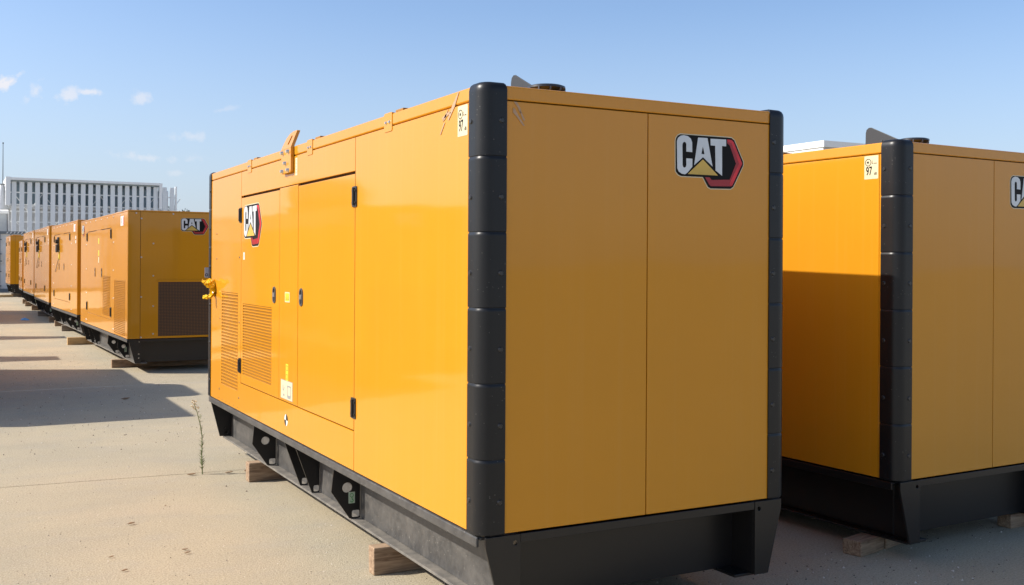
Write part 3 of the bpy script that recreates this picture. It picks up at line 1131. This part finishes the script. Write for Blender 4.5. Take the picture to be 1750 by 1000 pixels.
# ------------------------------------------------------------------ timbers under the skids
def timber(x0, x1, y, h, d, m, label, rz=0.0, base=0.0, y_front=True):
    mb = MB()
    n = 5
    L = x1 - x0
    rnd = random.Random(int(y * 100))
    vs, fs = [], []
    for i in range(n + 1):
        u = L * i / n
        for (a, b) in ((0, 0), (d, 0), (d, h), (0, h)):
            vs.append((u, a + rnd.uniform(-.004, .004), b + (rnd.uniform(-.003, 0) if b else 0)))
        if i:
            o = (i - 1) * 4
            fs += [(o + j, o + (j + 1) % 4, o + 4 + (j + 1) % 4, o + 4 + j) for j in range(4)]
    fs += [(0, 1, 2, 3), tuple(range(n * 4, n * 4 + 4))]
    mb.add(vs, fs)
    o = mb.build('timber_block', m, None, 0, bevel=.006)
    o.location = (x0, y, base)
    o.rotation_euler = (0, 0, rz)
    return tag(o, label, 'timber block', 'timbers under the generators')


timber(.035, 1.75, 1.34, .149, .085, WOOD, 'nearest timber block, square end sticking out under the foreground generator skid')
timber(.035, 1.74, 4.02, .149, .10, WOOD, 'second timber block under the foreground generator, behind the tall weed')
timber(2.668, 2.925, .382, .091, .122, WOOD, 'rust stained timber with a sawn end under the corner foot of the right generator', .217)
timber(2.935, 3.16, .441, .089, .118, WOOD, 'short timber piece butted against the rust stained timber under the corner foot', .217)
timber(4.04, 4.5, .41, .091, .105, WOOD, 'timber block at the right edge under the end beam of the right generator', .0)
timber(2.80, 4.5, 4.2, .091, .11, WOODG, 'timber deep in shade beneath the far end of the right generator')
timber(.236, 2.2, 13.37, .149, .11, WOOD, 'long timber under the mesh screen end of the nearest row generator')
timber(.01, 2.0, 18.0, .20, .11, WOODY, 'pale long timber jutting out between the first and second row generators', 0, gz(18) - .052)
timber(.24, 2.0, 21.9, .15, .12, WOODG, 'grey timber under the front half of the second row generator', 0, gz(22) - .014)
timber(.24, 1.9, 23.7, .17, .12, WOOD, 'brown timber under the rear end of the second row generator', 0, gz(23.7) - .03)
timber(.25, 1.9, 25.5, .16, .12, WOOD, 'brown timber under the near end of the third row generator', 0, gz(25.5) - .02)
timber(.16, 1.9, 28.2, .15, .12, WOODG, 'dark timber in the shadow band under the third row generator', 0, gz(28) - .01)
timber(.20, 1.9, 31.5, .15, .12, WOOD, 'timber under the near end of the fourth row generator', 0, gz(31) - .0)
timber(.17, 1.9, 34.2, .15, .12, WOOD, 'timber under the far end of the fourth row generator', 0, gz(34) - .0)
timber(.20, 1.8, 36.2, .16, .2, WOOD, 'timber block under the lowest generator', 0, gz(36) - .0)
timber(.12, 1.7, 42.4, .15, .2, WOODG, 'timber block under the last generator by the container', 0, gz(42) - .0)
o = timber(-1.2, .25, 41.8, .10, .12, WOODY, 'loose pale plank lying on the ground at the left edge', .30, gz(41.8))
o.name = 'loose_plank'
tag(o, None, 'plank')
del o['group']


# ------------------------------------------------------------------ yellow wrap and white tag at the far corner
def wrap():
    rnd = random.Random(5)
    root = empty('plastic_wrap', (.0, 5.06, 1.40 + .10))
    mb = MB()
    mb.cyl((.03, 0, -.01), (-1, 0, 0), .045, .02, 14, 0)
    mb.build('grey_ring', GREYHW, root, smooth=True)

    def sheet(outline, name, depth):
        n = 13
        mb = MB()
        fine = []
        for i in range(len(outline) - 1):                      # more rows, so the crumples are small and sharp
            for q in range(3):
                t = q / 3
                fine.append(tuple(tuple(outline[i][e][c] * (1 - t) + outline[i + 1][e][c] * t for c in range(3)) for e in range(2)))
        outline = fine + [outline[-1]]
        vs, fs = [], []
        rows = len(outline)
        for i, (p, q) in enumerate(outline):
            for j in range(n):
                t = j / (n - 1)
                x = Vector(p).lerp(Vector(q), t)
                fold = .020 * math.sin(t * 13 + i * .9) + .016 * math.sin(t * 23 - i * 1.7) + .012 * rnd.uniform(-1, 1)
                bulge = depth * math.sin(math.pi * t) * math.sin(math.pi * min(1, (i + .6) / rows))
                vs.append((x.x + fold * .5, x.y + fold - bulge, x.z + fold * .6))
            if i:
                o = (i - 1) * n
                fs += [(o + j, o + j + 1, o + n + j + 1, o + n + j) for j in range(n - 1)]
        mb.add(vs, fs)
        ob = mb.build(name, WRAP, root, recalc=False)
        so = ob.modifiers.new('solid', 'SOLIDIFY')
        so.thickness = .003
        return ob
    sheet([((-.225, 0, .058), (-.218, 0, .045)), ((-.20, 0, .050), (-.185, 0, .020)), ((-.16, 0, .066), (-.15, 0, -.02)),
           ((-.11, 0, .075), (-.10, 0, -.07)), ((-.05, 0, .068), (-.075, 0, -.125)), ((.0, 0, .055), (-.05, 0, -.155)), ((.024, 0, .03), (-.01, 0, -.15)), ((.026, 0, 0), (.016, 0, -.12))], 'crumpled_sheet', .05)
    sheet([((-.215, -.01, -.165), (-.20, -.01, -.183)), ((-.15, -.01, -.150), (-.14, -.01, -.187)), ((-.09, -.01, -.125), (-.08, -.01, -.180)),
           ((-.05, -.01, -.10), (-.03, -.01, -.165)), ((-.02, -.01, -.08), (.0, -.01, -.15))], 'loose_end', .03)
    root.scale = (.50, .62, .62)
    return tag(root, 'crumpled bright yellow plastic wrap tied on the far edge of the foreground generator', 'plastic wrap')


wrap()
mb = MB()
mb.plate([rrect(-.008, .03, -.045, .045, .004)], lambda u, v, w: (u - .018, 5.36 - w, 1.60 + v), 0, .002, 0)
mb.plate([circle(.008, -.02, .013, 14), circle(.008, -.02, .008, 14)], lambda u, v, w: (u - .018, 5.36 - w, 1.60 + v), .001, .003, 1)
tag(mb.build('paper_tag', [mat('lilac_paper', (.52, .50, .56), .6), INK], None), 'small pale paper tag above the yellow plastic wrap', 'paper tag')

# scraps of torn tape on the foreground enclosure's top corner
for (pts, fn, lab) in [
    ([[(.228, 2.452), (.235, 2.455), (.300, 2.400), (.345, 2.345), (.335, 2.340), (.27, 2.395)], [(.34, 2.392), (.37, 2.372), (.40, 2.34), (.37, 2.352)], [(.375, 2.335), (.385, 2.335), (.43, 2.285), (.42, 2.285)], [(.31, 2.372), (.33, 2.38), (.41, 2.36), (.40, 2.35)]], LF,
     'torn brown tape scraps on the lit top edge beside the corner post'),
    ([[(.150, 2.392), (.166, 2.392), (.182, 2.368), (.190, 2.348), (.180, 2.345), (.172, 2.366)], [(.180, 2.352), (.188, 2.350), (.206, 2.318), (.204, 2.312), (.196, 2.316)],
      [(.148, 2.365), (.156, 2.362), (.176, 2.330), (.205, 2.292), (.198, 2.290), (.165, 2.328), (.147, 2.345)]], EF,
     'torn brown tape strips on the shaded end near the corner post')]:
    mb = MB()
    for q in pts:
        mb.plate([q], fn, .0012, .0026)
    tag(mb.build('tape_scrap', TAPE, None), lab, 'tape')


# ------------------------------------------------------------------ weed, leaves, litter, gravel
GREEN = mat('weed_green', (.16, .19, .06), .6, var=.3, var_scale=40)
STRAW = mat('weed_flower', (.55, .45, .28), .8)
DRY = mat('dry_leaf_brown', (.27, .17, .09), .7, var=.3, var_scale=30)
weed = empty('weed', (-.215, 4.50, 0))
pth = [(0, 0, 0), (-.006, 0, .14), (-.004, 0, .30), (-.02, .0, .40), (-.045, 0, .50), (-.07, 0, .57)]
MB().tube(pth, .0042, 6, 0, .0025).build('stem', GREEN, weed, smooth=True)
mb = MB()
rnd = random.Random(3)
for i in range(120):
    z = rnd.uniform(.04, .26) if i < 90 else rnd.uniform(.26, .5)
    a = rnd.uniform(0, 6.28)
    ln = rnd.uniform(.02, .045) * (1.1 - z)
    b = Vector((-.005 if z < .35 else -.03 * (z - .3) / .2, 0, z))
    d = Vector((math.cos(a), math.sin(a), .9)).normalized()
    s = d.orthogonal().normalized() * .0028
    mb.add([b - s, b + s, b + d * ln + s * .2, b + d * ln - s * .2], [(0, 1, 2, 3)])
tag(mb.build('foliage', GREEN, weed, recalc=False), None, None, None, 'stuff')
mb = MB()
for i in range(16):
    c = Vector((-.068 + rnd.uniform(-.02, .035), rnd.uniform(-.015, .015), .555 + rnd.uniform(-.04, .035)))
    mb.cyl(c, (rnd.uniform(-1, 1), rnd.uniform(-1, 1), 1), .004, .009, 5, 0, .007)
tag(mb.build('flower_head', STRAW, weed), None, None, None, 'stuff')
tag(weed, 'single tall thin weed with a pale flower head growing from the slab joint', 'weed')


def leaf(x, y, ln, rz, label, m=DRY):
    ln *= .72
    rnd = random.Random(int(x * 1000 + y * 77))
    mb = MB()
    n = 6
    vs, fs = [], []
    for i in range(n + 1):
        t = i / n
        w = ln * .17 * math.sin(math.pi * (t * .94 + .04)) + .001
        z = .003 + .10 * ln * (t - .4) ** 2 * 4 + rnd.uniform(0, .003)
        vs += [(ln * (t - .5), -w, z + w * .6), (ln * (t - .5), 0, z), (ln * (t - .5), w, z + w * .8)]
        if i:
            o = (i - 1) * 3
            fs += [(o, o + 1, o + 4, o + 3), (o + 1, o + 2, o + 5, o + 4)]
    mb.add(vs, fs)
    o = mb.build('dry_leaf', m, None, recalc=False, smooth=True)
    so = o.modifiers.new('solid', 'SOLIDIFY')
    so.thickness = .0015
    o.location = (x, y, gz(y) + .001)
    o.rotation_euler = (0, 0, rz)
    tag(o, label, 'leaf', 'dry leaves on the concrete')


leaf(-.958, 3.082, .075, .35, 'brown dry leaf alone in the middle of the front slab at left')
leaf(-1.172, 2.343, .045, .1, 'small pale curled dry leaf low in the left corner')
leaf(-1.142, 2.037, .055, .3, 'brown dry leaf lowest of all in the left corner')
leaf(-.772, 2.232, .05, .2, 'lower leaf of the close pair left of the nearest timber')
leaf(-.77, 2.313, .05, -.1, 'upper leaf of the close pair left of the nearest timber')
leaf(-.673, 3.494, .03, .9, 'tiny dark leaf near the slab joint')
leaf(-.098, 9.484, .16, .2, 'dry leaf lying in the ground shadow left of the big generator')
leaf(-.30, 4.49, .10, .1, 'dry leaf caught in the joint at the foot of the weed')
leaf(-.02, 4.43, .09, -.3, 'dry leaf in the joint between weed and timber block')
leaf(.12, 4.44, .08, .7, 'curled dry leaf in the joint against the timber block')

mb = MB()
rnd = random.Random(9)
for i in range(3800):
    if i < 2300:
        x, y = rnd.uniform(1.3, 6.5), rnd.uniform(-2.3, .6)
    else:
        t = rnd.random() ** 1.6
        y = 1 + 16 * t
        x = rnd.uniform(-1.7, .5 + .02 * y)
    s = rnd.uniform(.0015, .0052) * (1 + (y > 6) * .7) * (1.5 if x > 1.3 else 1)
    if rnd.random() < .02:
        s *= 1.9
    a = rnd.uniform(0, 6.28)
    c, sn = math.cos(a) * s, math.sin(a) * s
    z = gz(y)
    mb.add([(x + c, y + sn, z - .001), (x - sn, y + c, z - .001), (x - c, y - sn, z - .001), (x + sn, y - c, z - .001), (x + c * .3, y + sn * .2, z + s * rnd.uniform(.7, 1.2))],
           [(0, 1, 4), (1, 2, 4), (2, 3, 4), (3, 0, 4)], rnd.choice((0, 0, 1, 2)))
tag(mb.build('grit', [mat('dark_grit', (.10, .075, .05), .9), mat('pale_grit', (.62, .56, .47), .9), mat('grey_grit', (.22, .19, .16), .9)], None, recalc=False), 'loose grit scattered on the concrete', None, None, 'stuff')

mb = MB()
mb.add([(-.11, -.05, .01), (.10, -.06, .0), (.12, .05, .015), (-.05, .08, .0), (0, 0, .07), (-.06, .02, .05), (.06, 0, .05)],
       [(0, 1, 6, 4), (1, 2, 6), (2, 3, 4, 6), (3, 0, 5), (0, 4, 5), (3, 5, 4)])
o = mb.build('plastic_scrap', BLUEP, None, recalc=False)
o.location = (-.278, 26.4, gz(26.4))
tag(o, 'crumpled bright blue plastic scrap on the ground left of the row', 'litter')

# ------------------------------------------------------------------ white container behind the row
CONT = mat('container_white', (.74, .76, .74), .5, var=.08, var_scale=2, dust=.2, dust_col=(.45, .42, .38))
CONT_D = mat('container_grey_steel', (.16, .19, .21), .5)


def container(loc, rz, L, label):
    root = empty('shipping_container', loc, rz)
    H, D = 2.75, 2.44
    mb = MB()
    n = int(L / .14)
    vs, fs = [], []
    for i in range(n + 1):
        x = L * i / n
        y = .0 if (i // 2) % 2 else .03
        vs += [(x, y, .15), (x, y, H - .12)]
        if i:
            fs.append((2 * i - 2, 2 * i, 2 * i + 1, 2 * i - 1))
    mb.add(vs, fs)
    mb.build('corrugated_side', CONT, root, recalc=False)
    MB().box(.01, L - .01, .04, D, .14, H - .02).build('body', CONT, root)
    mb = MB()
    mb.box(-.03, L + .03, -.05, .06, H - .12, H)
    mb.build('top_rail', CONT_D, root)
    MB().box(-.03, L + .03, -.05, .06, 0.0, .15).build('bottom_rail', CONT_D, root)
    for x in (0, L):
        MB().box(x - .07, x + .07, -.06, .08, .15, H - .12).build('corner_post', CONT_D if x == 0 else CONT, root)
    for x in (L - 1.35, L - 1.0, L - .55):
        mb = MB()
        mb.cyl((x, -.045, .1), (0, 0, 1), .022, H - .2, 8)
        for z in (.25, .9, 1.7, 2.35):
            mb.box(x - .07, x + .07, -.05, -.005, z, z + .05)
        mb.build('lock_bar', CONT_D, root)
    mb = MB()
    for k in range(5):
        x = L - .75 + k * .15
        mb.plate([[(x, H - .10), (x + .05, H - .10), (x + .10, H - .02), (x + .05, H - .02)]], lambda u, v, w: (u, -w, v), .051, .053)
    mb.build('hazard_stripes', CONT, root)
    mb = MB()
    mb.plate([rect(L - 1.25, L - .84, 1.25, 1.75)], lambda u, v, w: (u, -w, v), .0, .004, 0)
    put_text(mb, 'L', lambda u, v, w: (u, -w, v), L - .98, 1.5, .40, .006, 1, .8)
    for k in range(3):
        mb.plate([rect(L - .42, L - .28, .62 + k * .1, .67 + k * .1)], lambda u, v, w: (u, -w, v), .0, .004, 1)
    mb.build('marking', [WHITE, INK], root)
    return tag(root, label, 'container')


container((-5.15, 48.3, gz(48)), 0, 6.06, 'white shipping container with lock bars at the left edge behind the last generator')

# ------------------------------------------------------------------ slatted building far behind
FIN = mat('pale_grey_cladding', (.74, .77, .79), .55, var=.03)  # fins, glass, wall and soffit paled: distance haze put into their colours
FRAMEW = mat('white_steel', (.82, .83, .83), .5)
GLASS = mat('bluish_glass', (.22, .30, .36), .15, spec=.8)
GREYP = mat('mid_grey_wall', (.60, .61, .62), .7, var=.06)
SOFF = mat('blue_grey_soffit', (.24, .29, .32), .5)
Z0 = gz(85)
bld = empty('slatted_building', (0, 85, Z0))
h = lambda z: z + .1 - Z0      # measured height -> height above the building's base
MB().box(1.9, 13.2, 2.1, 22, 0, h(7.7)).build('wall', GREYP, bld)
MB().box(2.0, 13.1, 1.9, 2.0, h(6.15), h(7.75)).build('glazing', GLASS, bld)
for i in range(11):
    x = 2.0 + i * 1.11
    MB().box(x - .03, x + .03, 1.84, 1.895, h(6.15), h(7.75)).build('mullion', SOFF, bld)
MB().box(1.9, 13.2, 1.82, 2.05, h(6.0), h(6.13)).build('dark_band', SOFF, bld)
MB().box(1.9, 13.2, 1.7, 2.0, h(5.75), h(5.98)).build('parapet_band', FRAMEW, bld)
MB().box(1.64, 13.22, -.25, 22, h(7.87), h(8.06)).build('roof_edge', FRAMEW, bld)
MB().box(1.94, 12.95, -.1, 1.85, h(7.76), h(7.86)).build('soffit', SOFF, bld)
MB().box(1.62, 1.95, -.28, .3, h(5.9), h(8.10)).build('corner_column', FRAMEW, bld)
MB().box(12.98, 13.2, -.28, .3, h(5.9), h(8.02)).build('corner_column', FRAMEW, bld)
fin = None
for i in range(22):
    x = 2.037 + i * .5535 if i < 20 else (13.12 + (i - 20) * .58)
    if i == 20 or i == 21:
        x = 13.2 + (i - 20) * .53 + .0
    if 12.6 < x < 12.65:
        pass
    if fin is None:
        fin = MB().box(0, .335, 0, .10, 0, h(7.755)).build('fin', FIN, bld, bevel=.01, seg=1)
        o = fin
    else:
        if i in (20, 21):
            continue
        o = fin.copy()
        COL.objects.link(o)
    o.location = (x, 0, 0)
for x in (13.28, 13.86):
    o = fin.copy()
    COL.objects.link(o)
    o.location = (x, .02, 0)
MB().box(14.28, 14.42, .0, .25, 0, h(7.85)).build('end_post', FRAMEW, bld)
for z in (6.93, 5.98, 5.45, 4.65, 3.6):
    MB().box(1.95, 14.3, .12, .20, h(z) - .05, h(z) + .05).build('rail', FRAMEW, bld)
for i in range(12):
    x = 2.2 + i * 1.05
    mb = MB()
    up_ = i % 2
    mb.tube([(x, .30, h(5.5 if up_ else 6.85)), (x + 1.0, .30, h(6.85 if up_ else 5.5))], .035, 6)
    mb.build('brace', FRAMEW, bld)
for i in range(7):
    x = 2.4 + i * 1.9
    mb = MB()
    mb.tube([(x, .30, h(3.6 if i % 2 else 4.6)), (x + 1.0, .30, h(4.6 if i % 2 else 3.6))], .035, 6)
    mb.build('brace', FRAMEW, bld)
mb = MB()
mb.box(13.3, 14.1, 2.2, 3.0, h(5.0), h(7.6))
mb.build('roof_plant', FRAMEW, bld)
tag(bld, 'pale building with a facade of tall vertical slats and a thin flat roof', 'building')

wing = empty('low_wing', (0, 88, Z0))
MB().box(-30, 1.85, 0, 14, 0, h(5.35)).build('wall', mat('wing_white', (.55, .58, .60), .6, var=.05), wing)
MB().box(-30.1, 1.9, -.06, 14.1, h(5.36), h(5.62)).build('parapet', FRAMEW, wing)
for i in range(11):
    MB().box(1.1 - i * 2.8, 1.25 - i * 2.8, -.08, -.01, .2, h(5.3)).build('wall_joint', GREYP, wing)
tag(wing, 'low pale wing left of the slatted facade, only its end in view', 'building')

mast = empty('mast', (1.5, 87.0, Z0 + h(5.4)))
MB().tube([(0, 0, 0), (0, 0, 5.2)], .045, 8, 0, .022).build('pole', GREYHW, mast, smooth=True)
MB().cyl((0, 0, 5.2), (0, 0, 1), .05, .12, 10).build('tip', GREYHW, mast)
mast.location.z = Z0 + h(5.62)
tag(mast, 'thin grey antenna mast rising above the low wing at the left edge', 'mast')

sp = empty('white_spire', (1.42, 86.4, Z0 + h(5.62)))
mb = MB()
mb.cyl((0, 0, 0), (0, 0, 1), .50, 1.95, 14, 0, .16)
mb.build('cone', FRAMEW, sp, smooth=True)
mb = MB()
mb.cyl((0, 0, 1.95), (0, 0, 1), .2, .06, 12)
mb.build('cap', GREYHW, sp)
tag(sp, 'narrow white tapering stack with a grey cap beside the mast', 'stack')

# white warehouse far behind on the right
wh = empty('warehouse', (42.13, 40, 0))
WHITEW = mat('warehouse_white', (.78, .78, .76), .6, var=.02)
MB().box(0, 40, 0, 34, gz(40), 8.52).build('wall', mat('warehouse_shaded_grey', (.42, .44, .46), .6, var=.03), wh)  # grey stands in for shade on the white warehouse's near face
MB().box(-.15, 40.1, -.15, 34.1, 8.53, 8.89).build('parapet', WHITEW, wh)
MB().box(-.06, -.004, 0, 34, gz(40), 8.52).build('side_cladding', WHITEW, wh)  # white sheet sets the sunlit side apart from the grey-painted shade
for i in range(12):
    MB().box(1.5 + i * 3, 1.62 + i * 3, -.06, -.003, gz(40), 8.5).build('cladding_joint', GREYP, wh)
tag(wh, 'flat roofed white warehouse showing just above the right generator', 'building')


# distant tree tip right of the slatted building
def tree(x, y, zt, label):
    root = empty('tree', (x, y, gz(90)))
    rnd = random.Random(int(x))
    H = zt - gz(90)
    mb = MB()
    mb.tube([(0, 0, 0), (.1, 0, H * .3), (0, .1, H * .6)], .28, 8, 0, .12)
    for k in range(6):
        a = k * 1.05
        mb.tube([(.05, 0, H * (.3 + .04 * k)), (math.cos(a) * 1.6, math.sin(a) * 1.6, H * (.55 + .05 * k))], .09, 6, 0, .03)
    mb.build('trunk', mat('bark', (.12, .09, .06), .9), root, smooth=True)
    mb = MB()
    cl = [(rnd.gauss(0, 1.1), rnd.gauss(0, 1.1), H * rnd.uniform(.5, .92), rnd.uniform(.5, .9)) for _ in range(26)]
    for (a, b, c, r) in cl:
        for _ in range(90):
            d = Vector((rnd.gauss(0, 1), rnd.gauss(0, 1), rnd.gauss(0, 1))).normalized() * r * rnd.uniform(.5, 1)
            p = Vector((a, b, c)) + d
            u = Vector((rnd.gauss(0, 1), rnd.gauss(0, 1), rnd.gauss(0, 1))).normalized() * .12
            v = u.orthogonal().normalized() * .07
            mb.add([p - u, p + v, p + u, p - v], [(0, 1, 2, 3)])
    tag(mb.build('crown', mat('tree_green', (.06, .09, .035), .7, var=.4, var_scale=1.5), root, recalc=False), None, None, None, 'stuff')
    tag(root, label, 'tree')


tree(16.9, 102, 7.2, 'dark green tree crown peeping out right of the slatted facade')

# ------------------------------------------------------------------ unseen things added just left of the frame to cast the ground shadows
c = copy_tree(g3)  # out of view, placed to cast the near ground shadow
c.location = (-4.35, 8.95, .15)
c.rotation_euler = (0, 0, 0)
tag(c, 'unseen yellow generator added off the left edge to cast the near ground shadow', 'generator', 'unseen generators added for their shadow')
container((-2.60, 26.3, gz(26)), math.pi / 2, 6.06, 'unseen white container added off the left edge to cast the far shadow band')  # added out of view: shades the far yard, gives pale reflections
TARP = mat('grey_tarpaulin', (.25, .26, .26), .6, bump=.5, bump_scale=9)


def crate(x, y, w, d, h_, lab):  # invented roof load that makes the shadow outline uneven
    cr = empty('shadow_caster_crate', (x, y, 2.472))
    MB().box(0, w, 0, d, 0, .10).build('pallet', WOOD, cr)
    MB().box(.01, w - .01, .01, d - .01, .101, h_).build('cover', TARP, cr, bevel=min(.24, h_ * .4), seg=6)
    tag(cr, lab, 'crate')


crate(-3.62, 10.9, .95, 1.5, .50, 'unseen covered crate added on the off-frame generator to shape its shadow')
CABM = mat('cabinet_grey', (.42, .43, .43), .5)


def cabinet(x, y, w, d, h_, lab):  # invented caster, out of view, for a thin shadow band
    cb = empty('shadow_caster_cabinet', (x, y, gz(y)))
    MB().box(0, w, 0, d, .08, h_).build('body', CABM, cb, bevel=.01)
    MB().box(.03, w - .03, .03, d - .03, 0, .079).build('plinth', BLACK, cb)
    for k in (0, 1):
        dr = MB().box(.02 + k * w / 2, w / 2 - .01 + k * w / 2, -.018, -.001, .12, h_ - .04).build('door', CABM, cb, bevel=.004)
        MB().box(w / 2 - .08 + k * .14, w / 2 - .06 + k * .14, -.04, -.019, 1.0, 1.16).build('handle', HARD, dr)
    MB().box(-.03, w + .03, -.05, d + .03, h_ + .001, h_ + .04).build('roof', CABM, cb)
    tag(cb, lab, 'cabinet', 'unseen cabinets added to cast shadow bands')


cabinet(-3.7, 20.9, 1.2, .5, 2.1, 'unseen grey cabinet added off the left edge for the farther thin shadow band')
cabinet(-4.2, 16.1, 1.3, .6, 2.0, 'unseen grey cabinet added off the left edge for the nearer thin shadow band')
